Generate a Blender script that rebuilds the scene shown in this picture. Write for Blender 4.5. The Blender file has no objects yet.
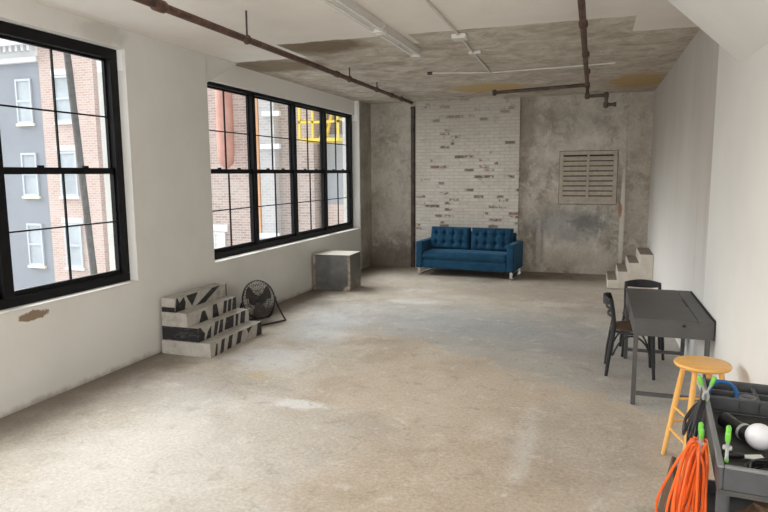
import bpy, bmesh, math, random
from mathutils import Vector, Matrix, Euler
random.seed(7)
SC = bpy.context.scene
COL = SC.collection
PI = math.pi

# ------------------------------------------------------------------ helpers
class MB:
    """collects shapes into one bmesh; every face remembers a material slot"""
    def __init__(s):
        s.bm = bmesh.new(); s.slot = 0; s.M = Matrix.Identity(4)
    def v(s, p): return s.bm.verts.new(s.M @ Vector(p))
    def f(s, vs):
        try:
            fc = s.bm.faces.new(vs); fc.material_index = s.slot; return fc
        except ValueError:
            return None
    def box(s, x0, x1, y0, y1, z0, z1):
        P = [(x0,y0,z0),(x1,y0,z0),(x1,y1,z0),(x0,y1,z0),(x0,y0,z1),(x1,y0,z1),(x1,y1,z1),(x0,y1,z1)]
        V = [s.v(p) for p in P]
        for q in ((3,2,1,0),(4,5,6,7),(0,1,5,4),(1,2,6,5),(2,3,7,6),(3,0,4,7)):
            s.f([V[i] for i in q])
        return s
    def bar(s, a, b, w, h, up=(0,0,1)):
        """rectangular bar from a to b, w across, h along up"""
        a = Vector(a); b = Vector(b); d = (b-a).normalized(); u = Vector(up)
        if abs(d.dot(u)) > .98: u = Vector((0,1,0))
        r = d.cross(u).normalized(); u = r.cross(d)
        A = [s.v(a+r*i*w/2+u*j*h/2) for i,j in ((-1,-1),(1,-1),(1,1),(-1,1))]
        B = [s.v(b+r*i*w/2+u*j*h/2) for i,j in ((-1,-1),(1,-1),(1,1),(-1,1))]
        s.f(A[::-1]); s.f(B)
        for i in range(4): s.f([A[i],A[(i+1)%4],B[(i+1)%4],B[i]])
        return s
    def tube(s, pts, r, seg=8, closed=False):
        pts = [Vector(p) for p in pts]; n = len(pts)
        rr = r if isinstance(r,(list,tuple)) else [r]*n
        rings = []; prev = None
        for i,p in enumerate(pts):
            if closed: d = pts[(i+1)%n]-pts[i-1]
            else: d = pts[min(i+1,n-1)]-pts[max(i-1,0)]
            if d.length < 1e-9: d = Vector((0,0,1))
            d.normalize()
            if prev is None:
                u = Vector((0,0,1)) if abs(d.z) < .9 else Vector((1,0,0))
                prev = (u-d*u.dot(d)).normalized()
            else:
                q = prev-d*prev.dot(d)
                prev = q.normalized() if q.length > 1e-6 else prev
            b = d.cross(prev)
            rings.append([s.v(p+(prev*math.cos(2*PI*k/seg)+b*math.sin(2*PI*k/seg))*rr[i]) for k in range(seg)])
        m = n if closed else n-1
        for i in range(m):
            A = rings[i]; B = rings[(i+1)%n]
            for k in range(seg): s.f([A[k],A[(k+1)%seg],B[(k+1)%seg],B[k]])
        if not closed:
            s.f(rings[0][::-1]); s.f(rings[-1])
        return s
    def lathe(s, prof, seg=24, c=(0,0,0), axis='z'):
        c = Vector(c); rings = []
        for r,h in prof:
            ring = []
            for k in range(seg):
                a = 2*PI*k/seg; q = (r*math.cos(a), r*math.sin(a), h)
                if axis == 'x': q = (h, r*math.cos(a), r*math.sin(a))
                if axis == 'y': q = (r*math.sin(a), h, r*math.cos(a))
                ring.append(s.v(c+Vector(q)))
            rings.append(ring)
        for A,B in zip(rings, rings[1:]):
            for k in range(seg): s.f([A[k],A[(k+1)%seg],B[(k+1)%seg],B[k]])
        s.f(rings[0][::-1]); s.f(rings[-1])
        return s
    def prism(s, poly, a0, a1, axis='y'):
        """extrude a 2-D outline along an axis"""
        def P(p, t):
            return {'y':(p[0],t,p[1]), 'x':(t,p[0],p[1]), 'z':(p[0],p[1],t)}[axis]
        A = [s.v(P(p,a0)) for p in poly]; B = [s.v(P(p,a1)) for p in poly]
        s.f(A[::-1]); s.f(B); n = len(poly)
        for i in range(n): s.f([A[i],A[(i+1)%n],B[(i+1)%n],B[i]])
        return s
    def build(s, name, mats, parent=None, smooth=False, bevel=0, seg=2, sub=0, loc=None, rot=None):
        bmesh.ops.recalc_face_normals(s.bm, faces=s.bm.faces[:])
        me = bpy.data.meshes.new(name); s.bm.to_mesh(me); s.bm.free()
        for m in (mats if isinstance(mats,(list,tuple)) else [mats]): me.materials.append(m)
        o = bpy.data.objects.new(name, me); COL.objects.link(o)
        if parent: o.parent = parent
        if loc: o.location = loc
        if rot: o.rotation_euler = rot
        if bevel:
            b = o.modifiers.new('bevel','BEVEL'); b.width = bevel; b.segments = seg
            b.limit_method = 'ANGLE'; b.angle_limit = math.radians(40)
        if sub:
            q = o.modifiers.new('sub','SUBSURF'); q.levels = sub; q.render_levels = sub
        if smooth or bevel:
            for p in me.polygons: p.use_smooth = True
            if not sub:
                try: me.set_sharp_from_angle(angle=math.radians(42))
                except Exception: pass
        return o

def tag(o, label=None, cat=None, group=None, kind=None):
    if label: o['label'] = label
    if cat: o['category'] = cat
    if group: o['group'] = group
    if kind: o['kind'] = kind
    return o
def thing(name, label, cat, loc=(0,0,0), rz=0, group=None):
    o = bpy.data.objects.new(name, None); COL.objects.link(o)
    o.empty_display_size = .1
    o.location = loc; o.rotation_euler = (0,0,rz)
    return tag(o, label, cat, group)
def copy_tree(o, parent=None):
    c = o.copy(); COL.objects.link(c)
    if parent: c.parent = parent
    for ch in list(o.children): copy_tree(ch, c)
    return c
def arc(cx, cy, r, a0, a1, n):
    return [(cx+r*math.cos(a0+(a1-a0)*i/n), cy+r*math.sin(a0+(a1-a0)*i/n)) for i in range(n+1)]
def smoothpath(P, n=8):
    """Catmull-Rom through P"""
    P = [Vector(p) for p in P]; out = []
    for i in range(len(P)-1):
        a = P[max(i-1,0)]; b = P[i]; c = P[i+1]; d = P[min(i+2,len(P)-1)]
        for k in range(n):
            t = k/n
            out.append(.5*((2*b)+(c-a)*t+(2*a-5*b+4*c-d)*t*t+(3*b-a-3*c+d)*t**3))
    out.append(P[-1]); return out

# ------------------------------------------------------------------ materials
class NT:
    def __init__(s, name, rough=.6, metal=0., spec=.4):
        s.m = bpy.data.materials.new(name); s.m.use_nodes = True
        s.t = s.m.node_tree; s.b = s.t.nodes['Principled BSDF']
        s.b.inputs['Roughness'].default_value = rough
        s.b.inputs['Metallic'].default_value = metal
        s.b.inputs['Specular IOR Level'].default_value = spec
        s._pos = None
    def n(s, t): return s.t.nodes.new(t)
    def ln(s, a, b): s.t.links.new(a, b)
    def inp(s, sock, val):
        if isinstance(val, bpy.types.NodeSocket): s.ln(val, sock)
        elif isinstance(val, (tuple, list)) and len(val) == 3 and sock.type == 'RGBA': sock.default_value = (*val, 1)
        else: sock.default_value = val
    def pos(s):
        if s._pos is None: s._pos = s.n('ShaderNodeNewGeometry').outputs['Position']
        return s._pos
    def obj(s): return s.n('ShaderNodeTexCoord').outputs['Object']
    def math(s, op, a, b=0., c=None, clamp=False):
        q = s.n('ShaderNodeMath'); q.operation = op; q.use_clamp = clamp
        s.inp(q.inputs[0], a); s.inp(q.inputs[1], b)
        if c is not None: s.inp(q.inputs[2], c)
        return q.outputs[0]
    def vmath(s, op, a, b):
        q = s.n('ShaderNodeVectorMath'); q.operation = op
        s.inp(q.inputs[0], a); s.inp(q.inputs[1], b); return q
    def sep(s, v):
        q = s.n('ShaderNodeSeparateXYZ'); s.ln(v, q.inputs[0]); return q.outputs
    def comb(s, x=0., y=0., z=0.):
        q = s.n('ShaderNodeCombineXYZ')
        for i,k in enumerate((x,y,z)): s.inp(q.inputs[i], k)
        return q.outputs[0]
    def noise(s, scale, detail=4, rough=.55, vec=None, stretch=None, dist=0., off=None):
        vec = vec or s.pos()
        if stretch: vec = s.vmath('MULTIPLY', vec, stretch).outputs[0]
        if off: vec = s.vmath('ADD', vec, off).outputs[0]
        q = s.n('ShaderNodeTexNoise'); s.ln(vec, q.inputs['Vector'])
        q.inputs['Scale'].default_value = scale; q.inputs['Detail'].default_value = detail
        q.inputs['Roughness'].default_value = rough; q.inputs['Distortion'].default_value = dist
        return q.outputs[0]
    def mapr(s, v, a, b, c=0., d=1., smooth=True):
        q = s.n('ShaderNodeMapRange'); q.clamp = True
        q.interpolation_type = 'SMOOTHSTEP' if smooth else 'LINEAR'
        s.inp(q.inputs[0], v)
        for i,k in zip((1,2,3,4),(a,b,c,d)): q.inputs[i].default_value = k
        return q.outputs[0]
    def mix(s, f, a, b, mode='MIX'):
        q = s.n('ShaderNodeMix'); q.data_type = 'RGBA'; q.blend_type = mode
        s.inp(q.inputs[0], f); s.inp(q.inputs[6], a); s.inp(q.inputs[7], b); return q.outputs[2]
    def ramp(s, f, stops):
        q = s.n('ShaderNodeValToRGB'); r = q.color_ramp
        while len(r.elements) < len(stops): r.elements.new(.5)
        for e,(p,c) in zip(r.elements, stops): e.position = p; e.color = (*c,1)
        s.ln(f, q.inputs[0]); return q.outputs[0]
    def blob(s, c, r, wob=.35, ns=2.5, soft=.5):
        """0..1 mask round world point c with radii r, ragged edge"""
        d = s.vmath('SUBTRACT', s.pos(), c).outputs[0]
        d = s.vmath('DIVIDE', d, r).outputs[0]
        L = s.n('ShaderNodeVectorMath'); L.operation = 'LENGTH'; s.ln(d, L.inputs[0])
        k = s.math('ADD', L.outputs['Value'], s.math('MULTIPLY', s.math('SUBTRACT', s.noise(ns,5,.6,off=(c[0]*3.1,c[1]*1.7,c[2])), .5), wob*2))
        return s.mapr(k, 1-soft, 1+soft*.4, 1, 0)
    def mul(s, a, b): return s.math('MULTIPLY', a, b)
    def color(s, c): s.inp(s.b.inputs['Base Color'], c); return s
    def rough(s, v): s.inp(s.b.inputs['Roughness'], v); return s
    def bump(s, h, strength=.2, dist=.01):
        q = s.n('ShaderNodeBump'); q.inputs['Strength'].default_value = strength
        q.inputs['Distance'].default_value = dist; s.ln(h, q.inputs['Height']); s.ln(q.outputs[0], s.b.inputs['Normal']); return s

def simple(name, c, rough=.5, metal=0., var=.12, scale=20, spec=.4, bump=0., c2=None):
    k = NT(name, rough, metal, spec)
    n = k.noise(scale, 4, .6, vec=k.obj())
    lo = tuple(x*(1-var) for x in c); hi = c2 or tuple(min(1,x*(1+var)) for x in c)
    k.color(k.ramp(n, [(.3,lo),(.7,hi)]))
    if bump: k.bump(n, bump, .004)
    return k.m

# floor ---------------------------------------------------------------
k = NT('worn_concrete_floor', .62, 0, .35)
P = k.pos(); X,Y,Z = k.sep(P)
big = k.noise(.6,5,.6,dist=.6); mid = k.noise(2.1,8,.68,dist=.7); fine = k.noise(38,6,.8); md2 = k.noise(5.5,8,.72,dist=.6,off=(5,1,0))
c = k.ramp(big, [(.3,(.36,.315,.255)),(.5,(.45,.40,.335)),(.7,(.52,.475,.415))])
c = k.mix(k.mul(k.mapr(mid,.40,.62),.55), c, (.56,.52,.46))
c = k.mix(k.mul(k.mapr(mid,.47,.36),.38), c, (.29,.245,.195))
def patch(cx,cy,rx,ry,col,amt,wob=.8,ns=2.2,soft=.6):
    global c
    c = k.mix(k.mul(k.blob((cx,cy,0),(rx,ry,1),wob,ns,soft),amt), c, col)
bd = k.math('ADD', k.math('SUBTRACT', k.math('ADD', Y, k.mul(X,.6)), 5.65), k.mul(k.math('SUBTRACT',mid,.5),1.6))
xm = k.mapr(X,-3.2,-1.8)
c = k.mix(k.mul(k.mul(k.mul(k.mapr(bd,-.05,.15),k.mapr(Y,9.6,7.6)),xm),.50), c, (.375,.375,.37))
c = k.mix(k.mul(k.mul(k.mul(k.mapr(bd,.08,-.08),k.mapr(Y,3.6,5.0)),xm),.45), c, (.54,.43,.32))
patch(-2.3,8.0,2.1,1.1,(.345,.37,.395),.52)
patch(-.6,7.6,1.3,.9,(.335,.35,.365),.45)
patch(-.7,12.0,.8,.45,(.14,.105,.08),.75)  # the sofa's shadow on its right, painted into the floor colour
patch(-3.3,7.2,.5,.8,(.40,.42,.45),.6)
patch(-2.7,3.5,1.3,1.5,(.56,.545,.525),.55)
patch(-3.6,4.6,.7,.6,(.50,.49,.47),.5)
patch(-.7,3.4,1.3,1.2,(.45,.355,.265),.55)
patch(.0,4.6,.7,.8,(.36,.32,.28),.5)
patch(-1.6,10.2,2.0,.7,(.40,.345,.28),.5)
patch(-3.25,5.75,.55,.45,(.62,.61,.60),.8,.9,4)
patch(-3.05,6.7,.35,.35,(.56,.56,.56),.6,.9,4)
patch(-3.9,3.9,.55,.8,(.33,.29,.245),.5,.9,3)
patch(-3.3,4.9,.9,.35,(.34,.30,.255),.45,.9,3)
patch(-1.9,4.2,.9,.5,(.38,.335,.28),.4,.9,3)
patch(-.42,4.4,.09,.8,(.60,.57,.53),.45,.9,6)
patch(-2.35,4.60,.26,.12,(.68,.68,.67),.8,.9,6)
patch(-2.55,9.0,.5,.22,(.60,.585,.56),.75,.9,5)
patch(-2.75,9.9,.3,.2,(.58,.56,.53),.6,.9,5)
patch(-.5,9.4,.45,.25,(.57,.54,.49),.7,.9,5)
patch(-3.05,5.15,.16,.10,(.52,.40,.20),.5,.9,8)
c = k.mix(k.mul(k.mapr(md2,.54,.66),.45), c, (.63,.60,.56))
c = k.mix(k.mul(k.mapr(md2,.45,.35),.35), c, (.26,.22,.18))
sp = k.noise(17,7,.8,dist=.5,off=(2,9,0))
c = k.mix(k.mul(k.mapr(sp,.58,.66),.28), c, (.62,.59,.55))
c = k.mix(k.mul(k.mapr(sp,.43,.36),.22), c, (.22,.185,.155))
c = k.mix(k.mul(k.mapr(k.noise(9,5,.75,off=(3,3,0)),.68,.71),.5), c, (.15,.13,.115))
c = k.mix(k.mul(k.mapr(k.noise(11,5,.75,off=(8,1,0)),.66,.70),.6), c, (.70,.69,.67))
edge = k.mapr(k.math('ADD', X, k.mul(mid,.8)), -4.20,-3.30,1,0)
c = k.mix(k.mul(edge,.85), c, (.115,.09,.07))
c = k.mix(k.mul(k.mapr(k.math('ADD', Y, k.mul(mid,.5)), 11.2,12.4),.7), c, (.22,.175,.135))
c = k.mix(.36, c, k.ramp(fine,[(.35,(.25,.25,.25)),(.65,(.8,.8,.79))]), 'OVERLAY')
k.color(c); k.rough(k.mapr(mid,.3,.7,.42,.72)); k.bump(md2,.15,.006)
M_FLOOR = k.m

# left wall: white paint, bare concrete beyond the far window ---------------
k = NT('painted_plaster_left', .75)
X,Y,Z = k.sep(k.pos())
n1 = k.noise(1.3,5,.6); n2 = k.noise(9,5,.7)
c = k.ramp(n1, [(.3,(.66,.65,.615)),(.7,(.73,.72,.69))])
c = k.mix(k.mul(k.mapr(n2,.66,.75),.25), c, (.40,.37,.33))
c = k.mix(k.mul(k.blob((-4.51,3.97,.772),(.2,.15,.042),.9,11,.2),.95), c, (.22,.15,.09))
c = k.mix(k.mul(k.mapr(k.math('ADD',Z,k.mul(n2,.12)),.045,.13,1,0),.75), c, (.30,.25,.20))
c = k.mix(k.mul(k.blob((-4.51,4.95,3.3),(.2,.35,.12),.8,5),.35), c, (.36,.33,.29))
bare = k.mapr(k.math('ADD',Y,k.mul(n2,.1)), 11.86,11.93)
cb = k.ramp(k.noise(2.2,6,.7), [(.3,(.24,.215,.18)),(.7,(.48,.445,.39))])
c = k.mix(k.mul(k.mul(k.math('LESS_THAN',X,-4.55),k.math('GREATER_THAN',Z,3.0)),.9), c, (.88,.87,.85))  # header over the far window painted whiter for the light it catches
c = k.mix(bare, c, cb)
k.color(c); k.bump(n2,.12,.006); M_WALL_L = k.m

# right wall ---------------------------------------------------------------
k = NT('painted_plaster_right', .7)
X,Y,Z = k.sep(k.pos())
n1 = k.noise(1.1,5,.6); n2 = k.noise(8,5,.7)
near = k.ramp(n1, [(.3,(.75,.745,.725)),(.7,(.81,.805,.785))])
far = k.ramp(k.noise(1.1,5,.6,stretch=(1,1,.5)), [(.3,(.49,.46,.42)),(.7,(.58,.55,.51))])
far = k.mix(k.mapr(Z,.3,2.3,.85,0), far, (.75,.745,.735))  # far stretch paler toward the floor: bounced light painted into the colour
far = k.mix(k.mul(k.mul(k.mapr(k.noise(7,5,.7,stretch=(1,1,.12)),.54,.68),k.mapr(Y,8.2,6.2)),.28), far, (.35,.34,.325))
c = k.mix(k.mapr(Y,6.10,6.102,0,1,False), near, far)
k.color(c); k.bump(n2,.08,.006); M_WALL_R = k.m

# back wall concrete ---------------------------------------------------------
k = NT('stained_concrete_wall', .8)
X,Y,Z = k.sep(k.pos())
n1 = k.noise(1.4,6,.65,dist=.4); n2 = k.noise(4.5,6,.7,dist=.6); n3 = k.noise(20,5,.7)
c = k.ramp(n1, [(.34,(.285,.245,.20)),(.5,(.485,.44,.375)),(.64,(.66,.62,.55))])
c = k.mix(k.mul(k.mapr(n2,.48,.62),.6), c, (.67,.635,.58))
c = k.mix(k.mul(k.mapr(k.noise(3.6,6,.7,off=(4,4,1)),.56,.68),.55), c, (.20,.175,.15))
c = k.mix(k.mul(k.blob((-.45,12.5,.95),(.85,1,.42),.9,4),.62), c, (.25,.255,.26))
c = k.mix(k.mul(k.blob((-.15,12.5,1.0),(.34,1,.16),1.2,9),.6), c, (.14,.14,.14))
c = k.mix(k.mul(k.blob((-1.05,12.5,.55),(.14,1,.55),.7,7),.55), c, (.12,.105,.09))
c = k.mix(k.mul(k.blob((-1.02,12.5,.55),(.06,1,.55),.4,7),.5), c, (.55,.53,.50))
c = k.mix(k.mul(k.blob((-.25,12.5,.30),(.75,1,.30),.6,4),.6), c, (.56,.50,.43))
c = k.mix(k.mul(k.blob((-1.3,12.5,3.1),(.22,1,.9),.6,5),.6), c, (.22,.175,.135))
c = k.mix(k.mul(k.blob((-.5,12.5,2.9),(.9,1,.3),.7,4),.35), c, (.33,.30,.265))
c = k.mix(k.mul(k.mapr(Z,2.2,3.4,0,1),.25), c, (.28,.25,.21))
c = k.mix(k.mul(k.mapr(k.noise(10,6,.75,off=(2,0,2)),.58,.68),.5), c, (.22,.19,.16))
c = k.mix(k.mul(k.mapr(k.noise(7,6,.75,stretch=(1,1,.35),off=(7,0,2)),.57,.68),.5), c, (.70,.67,.62))
# left recess bay: darker, grimy
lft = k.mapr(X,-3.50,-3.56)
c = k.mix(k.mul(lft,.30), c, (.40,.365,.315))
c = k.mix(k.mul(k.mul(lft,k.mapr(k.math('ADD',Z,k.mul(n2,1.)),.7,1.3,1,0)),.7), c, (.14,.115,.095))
c = k.mix(k.mul(k.blob((-4.0,12.5,1.0),(.25,1,.35),.6,4),.5), c, (.46,.44,.40))
# right strip past the chase
c = k.mix(k.mul(k.mapr(X,.55,.60),.35), c, (.38,.325,.265))
c = k.mix(k.mul(k.blob((.50,12.5,.95),(.05,1,1.1),.2,6,.3),.85), c, (.74,.70,.63))
c = k.mix(k.mul(k.blob((.46,12.5,1.25),(.035,1,.16),.5,9),.9), c, (.40,.19,.12))
c = k.mix(.25, c, k.ramp(n3,[(.3,(.3,.3,.3)),(.7,(.75,.75,.75))]), 'OVERLAY')
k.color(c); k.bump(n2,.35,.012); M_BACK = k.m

# painted brick pilaster ---------------------------------------------------------
k = NT('white_painted_brick', .8)
X,Y,Z = k.sep(k.pos())
uv = k.comb(k.math('ADD',X,Y), Z, 0.)
br = k.n('ShaderNodeTexBrick'); k.ln(uv, br.inputs['Vector'])
br.inputs['Color1'].default_value = (0,0,0,1); br.inputs['Color2'].default_value = (1,1,1,1); br.inputs['Mortar'].default_value = (.5,.5,.5,1)
br.inputs['Scale'].default_value = 1; br.inputs['Brick Width'].default_value = .20; br.inputs['Row Height'].default_value = .066
br.inputs['Mortar Size'].default_value = .008; br.inputs['Mortar Smooth'].default_value = .4
rnd = k.sep(br.outputs['Color'])[0]; mort = br.outputs['Fac']
n1 = k.noise(1.3,6,.65); n2 = k.noise(9,6,.72); n3 = k.noise(4,6,.7,stretch=(1,1,2.),off=(1,7,3))
c = k.ramp(n1, [(.3,(.68,.635,.565)),(.7,(.82,.79,.73))])
c = k.mix(k.mul(rnd,.22), c, (.42,.375,.32))
c = k.mix(k.mul(k.mapr(n2,.54,.68),.4), c, (.46,.41,.34))
c = k.mix(k.mul(k.mapr(n3,.56,.70),.42), c, (.42,.36,.30))
c = k.mix(k.mul(mort,.36), c, (.40,.36,.31))
c = k.mix(k.mul(k.mapr(k.noise(22,5,.75),.61,.68),.5), c, (.33,.27,.22))
cl = k.noise(2.3,4,.6,stretch=(1,1,1.6),off=(2,0,5))
ex = k.mul(k.mapr(k.math('ADD', rnd, k.mul(cl,1.15)), 1.42,1.50), k.math('SUBTRACT',1.,mort))
ex = k.mul(ex, k.mapr(n2,.42,.50))
ex = k.math('MAXIMUM', ex, k.mul(k.mul(k.mapr(n2,.66,.69),k.mapr(cl,.45,.55)),.7))
c = k.mix(k.mul(ex,.9), c, k.ramp(k.noise(2.5,3,.5), [(.45,(.15,.12,.10)),(.62,(.36,.18,.13))]))
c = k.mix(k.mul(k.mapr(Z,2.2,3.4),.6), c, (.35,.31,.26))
k.color(c)
k.bump(k.math('ADD', k.mul(k.math('SUBTRACT',1.,mort),.8), k.mul(n2,.6)), .6, .012); M_BRICK = k.m

# ceiling: white paint near, raw concrete beyond a ragged line ------------------
k = NT('ceiling_paint_and_concrete', .8)
X,Y,Z = k.sep(k.pos())
n1 = k.noise(1.2,5,.6); n2 = k.noise(6,6,.7,dist=.4)
e = k.math('ADD', 6.48, k.mul(k.math('GREATER_THAN', X, .31), .70))
e = k.math('ADD', e, k.mul(k.math('LESS_THAN', X, -3.46), .80))
e = k.math('ADD', e, k.mul(k.mul(k.math('GREATER_THAN', X, -2.22), k.math('LESS_THAN', X, -1.92)), .48))
e = k.math('ADD', e, k.mul(k.math('SUBTRACT', k.noise(5,4,.6), .5), .12))
raw = k.mapr(k.math('SUBTRACT', Y, e), -.015,.015)
cw = k.ramp(n1, [(.3,(.76,.72,.665)),(.7,(.84,.80,.75))])
cw = k.mix(k.mul(k.mapr(n2,.60,.72),.25), cw, (.58,.53,.47))
cr = k.ramp(k.noise(2.6,7,.72,dist=.8), [(.34,(.34,.29,.23)),(.5,(.51,.455,.38)),(.64,(.66,.605,.525))])
cr = k.mix(k.mul(k.mapr(n2,.52,.66),.5), cr, (.62,.58,.52))
cr = k.mix(k.mul(k.mapr(k.noise(9,6,.75,off=(1,6,0)),.56,.66),.5), cr, (.27,.23,.185))
cr = k.mix(k.mul(k.blob((-3.1,6.75,3.4),(.75,.45,1),.5,3),.9), cr, (.17,.12,.065))
cr = k.mix(k.mul(k.blob((-4.1,7.7,3.4),(.7,.55,1),.5,3),.9), cr, (.19,.14,.08))
cr = k.mix(k.mul(k.blob((-1.80,10.95,3.4),(.68,.62,1),.5,4,.3),.9), cr, (.52,.36,.16))
cr = k.mix(k.mul(k.blob((.60,11.0,3.4),(.50,.95,1),.5,4,.3),.9), cr, (.48,.33,.145))
k.color(k.mix(raw, cw, cr)); k.bump(n2,.3,.012); M_CEIL = k.m

M_PIL = simple('white_trim_paint', (.66,.645,.61), .6, var=.06, scale=4)
M_BLACK = simple('black_window_metal', (.005,.005,.006), .5, var=.3, scale=8, spec=.2)
# glass: thin pane that lets light straight through with a weak mirror
gm = bpy.data.materials.new('window_glass'); gm.use_nodes = True
t = gm.node_tree; t.nodes.clear()
o_ = t.nodes.new('ShaderNodeOutputMaterial'); mx = t.nodes.new('ShaderNodeMixShader')
tr = t.nodes.new('ShaderNodeBsdfTransparent'); gl = t.nodes.new('ShaderNodeBsdfGlossy'); lw = t.nodes.new('ShaderNodeLayerWeight'); mm = t.nodes.new('ShaderNodeMath')
tr.inputs[0].default_value = (.96,.97,.97,1); gl.inputs['Roughness'].default_value = .02; lw.inputs[0].default_value = .5; mm.operation = 'MULTIPLY'; mm.inputs[1].default_value = .06
t.links.new(lw.outputs[1], mm.inputs[0]); t.links.new(mm.outputs[0], mx.inputs[0]); t.links.new(tr.outputs[0], mx.inputs[1]); t.links.new(gl.outputs[0], mx.inputs[2]); t.links.new(mx.outputs[0], o_.inputs[0])
M_GLASS = gm
k = NT('rusty_iron_pipe', .6, .3)
c = k.ramp(k.noise(7,5,.7), [(.35,(.055,.040,.034)),(.55,(.13,.07,.05)),(.72,(.24,.13,.085))]); k.color(c); M_RUST = k.m
k = NT('dark_iron_pipe', .55, .4)
k.color(k.ramp(k.noise(6,5,.7), [(.3,(.045,.036,.03)),(.7,(.13,.10,.08))])); M_IRON = k.m
M_WHITE_METAL = simple('white_enamel', (.66,.64,.60), .45, var=.08, scale=6)
M_TUBE = simple('fluorescent_tube_glass', (.80,.80,.78), .25, var=.03)
k = NT('louver_paint', .65)
k.color(k.ramp(k.noise(12,5,.7), [(.3,(.40,.355,.29)),(.7,(.55,.50,.42))])); M_LOUV = k.m
k = NT('step_concrete', .8)
c = k.ramp(k.noise(5,6,.65), [(.3,(.56,.515,.45)),(.7,(.70,.655,.585))])
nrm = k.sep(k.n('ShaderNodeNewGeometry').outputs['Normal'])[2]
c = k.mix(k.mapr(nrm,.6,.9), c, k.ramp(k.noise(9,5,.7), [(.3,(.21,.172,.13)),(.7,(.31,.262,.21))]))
k.color(c); k.bump(k.noise(18,5,.7),.3,.01); M_STEP = k.m
k = NT('blue_velvet', .85, 0, .2)
n = k.noise(6,4,.6,vec=k.obj()); f = k.noise(160,2,.5,vec=k.obj())
c = k.ramp(n, [(.3,(.006,.038,.084)),(.7,(.014,.068,.132))]); k.color(k.mix(.2,c,k.ramp(f,[(.3,(.3,.3,.3)),(.7,(.7,.7,.7))]),'OVERLAY'))
k.b.inputs['Sheen Weight'].default_value = .25; k.b.inputs['Sheen Tint'].default_value = (.25,.55,.85,1); k.b.inputs['Sheen Roughness'].default_value = .4
M_VELVET = k.m
M_CHROME = simple('chrome', (.75,.74,.72), .2, 1., var=.05)
M_DESK = simple('charcoal_desk', (.088,.086,.086), .5, var=.10, scale=5)
M_DESK_D = simple('near_black_trim', (.018,.018,.018), .6)  # near-black of the desk seam, slot, lock and back panel, and louver backing
M_CHAIR = simple('black_painted_steel', (.020,.020,.022), .38, var=.2)
k = NT('rustic_brown_wood', .55)
w = k.noise(6,6,.7,vec=k.obj(),stretch=(1,9,1),dist=.6)
k.color(k.ramp(w, [(.3,(.045,.026,.016)),(.6,(.12,.07,.042)),(.75,(.17,.11,.07))])); M_SEAT = k.m
k = NT('honey_varnished_wood', .35)
w = k.noise(5,5,.6,vec=k.obj(),stretch=(1,7,.7),dist=.5)
k.color(k.ramp(w, [(.3,(.76,.39,.095)),(.7,(.88,.52,.17))])); M_HONEY = k.m
M_PLASTIC = simple('grey_cart_plastic', (.068,.071,.076), .5, var=.10, scale=14)
M_PLASTIC_D = simple('dark_tray_plastic', (.060,.060,.056), .55, var=.15, scale=9)
M_PLASTIC_L = simple('pale_grey_plastic', (.19,.195,.20), .5, var=.08, scale=9)
M_ORANGE = simple('orange_cord_rubber', (.78,.13,.022), .45, var=.18, scale=12)
M_CABLE = simple('black_rubber_cable', (.014,.013,.015), .4, var=.2)
M_GREEN = simple('lime_green_rubber', (.16,.52,.06), .4, var=.1)
M_GREY = simple('grey_clamp_body', (.36,.37,.36), .45, var=.1)
M_BLUE = simple('blue_hose', (.012,.10,.30), .4, var=.15)
M_GLOBE = simple('frosted_white_globe', (.80,.80,.84), .35, var=.02)
M_WHITE = simple('white_plastic', (.75,.75,.73), .4, var=.04)
k = NT('weathered_brown_board', .8)
w = k.noise(5,6,.75,vec=k.obj(),stretch=(1,1,.35),dist=.8)
k.color(k.ramp(w, [(.3,(.035,.024,.016)),(.5,(.11,.07,.045)),(.62,(.22,.17,.12)),(.75,(.10,.075,.055))])); M_BOARD = k.m
k = NT('brown_burlap', .95)
w = k.noise(26,5,.7,vec=k.obj())
k.color(k.ramp(w, [(.3,(.05,.03,.018)),(.7,(.20,.125,.075))])); k.bump(w,.9,.02); M_BURLAP = k.m
k = NT('scuffed_white_paint', .6)
w = k.noise(9,6,.7)
k.color(k.ramp(w, [(.25,(.27,.245,.215)),(.5,(.43,.405,.365)),(.75,(.52,.495,.45))])); M_BOXW = k.m
k = NT('scuffed_black_paint', .5)
w = k.noise(8,6,.75,stretch=(1,1,3),dist=1.)
k.color(k.ramp(w, [(.55,(.016,.015,.017)),(.70,(.11,.11,.12)),(.8,(.3,.29,.28))])); M_BOXB = k.m
# plinth: steel grey worn to tan at the edges
k = NT('worn_grey_plinth', .42, .0)
o = k.obj(); X,Y,Z = k.sep(o)
n = k.noise(7,6,.7,vec=o)
c = k.ramp(k.noise(3,5,.6,vec=o,dist=.5), [(.3,(.085,.083,.080)),(.6,(.15,.148,.142)),(.75,(.25,.245,.235))])
ex = k.math('MINIMUM', k.math('DIVIDE', k.math('ABSOLUTE', X), .335), k.math('DIVIDE', k.math('ABSOLUTE', Y), .29))
ax = k.mapr(k.math('ADD', ex, k.mul(n,.22)), .94,1.03)
c = k.mix(k.mul(ax,.85), c, k.ramp(n,[(.4,(.20,.135,.075)),(.6,(.46,.40,.32))]))
cor = k.mapr(k.math('ADD', k.math('SUBTRACT', X, Z), k.mul(n,.16)), .56,.62)
c = k.mix(k.mul(cor,.8), c, k.ramp(n,[(.45,(.26,.18,.10)),(.6,(.55,.50,.43))]))
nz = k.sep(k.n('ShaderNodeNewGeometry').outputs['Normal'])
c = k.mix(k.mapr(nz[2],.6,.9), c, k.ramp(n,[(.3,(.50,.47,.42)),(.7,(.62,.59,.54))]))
c = k.mix(k.mul(k.mapr(nz[0],.6,.9),.5), c, (.07,.063,.056))  # side turned away from the windows darkened: its shade is painted in
k.color(c); M_PLINTH = k.m

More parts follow.
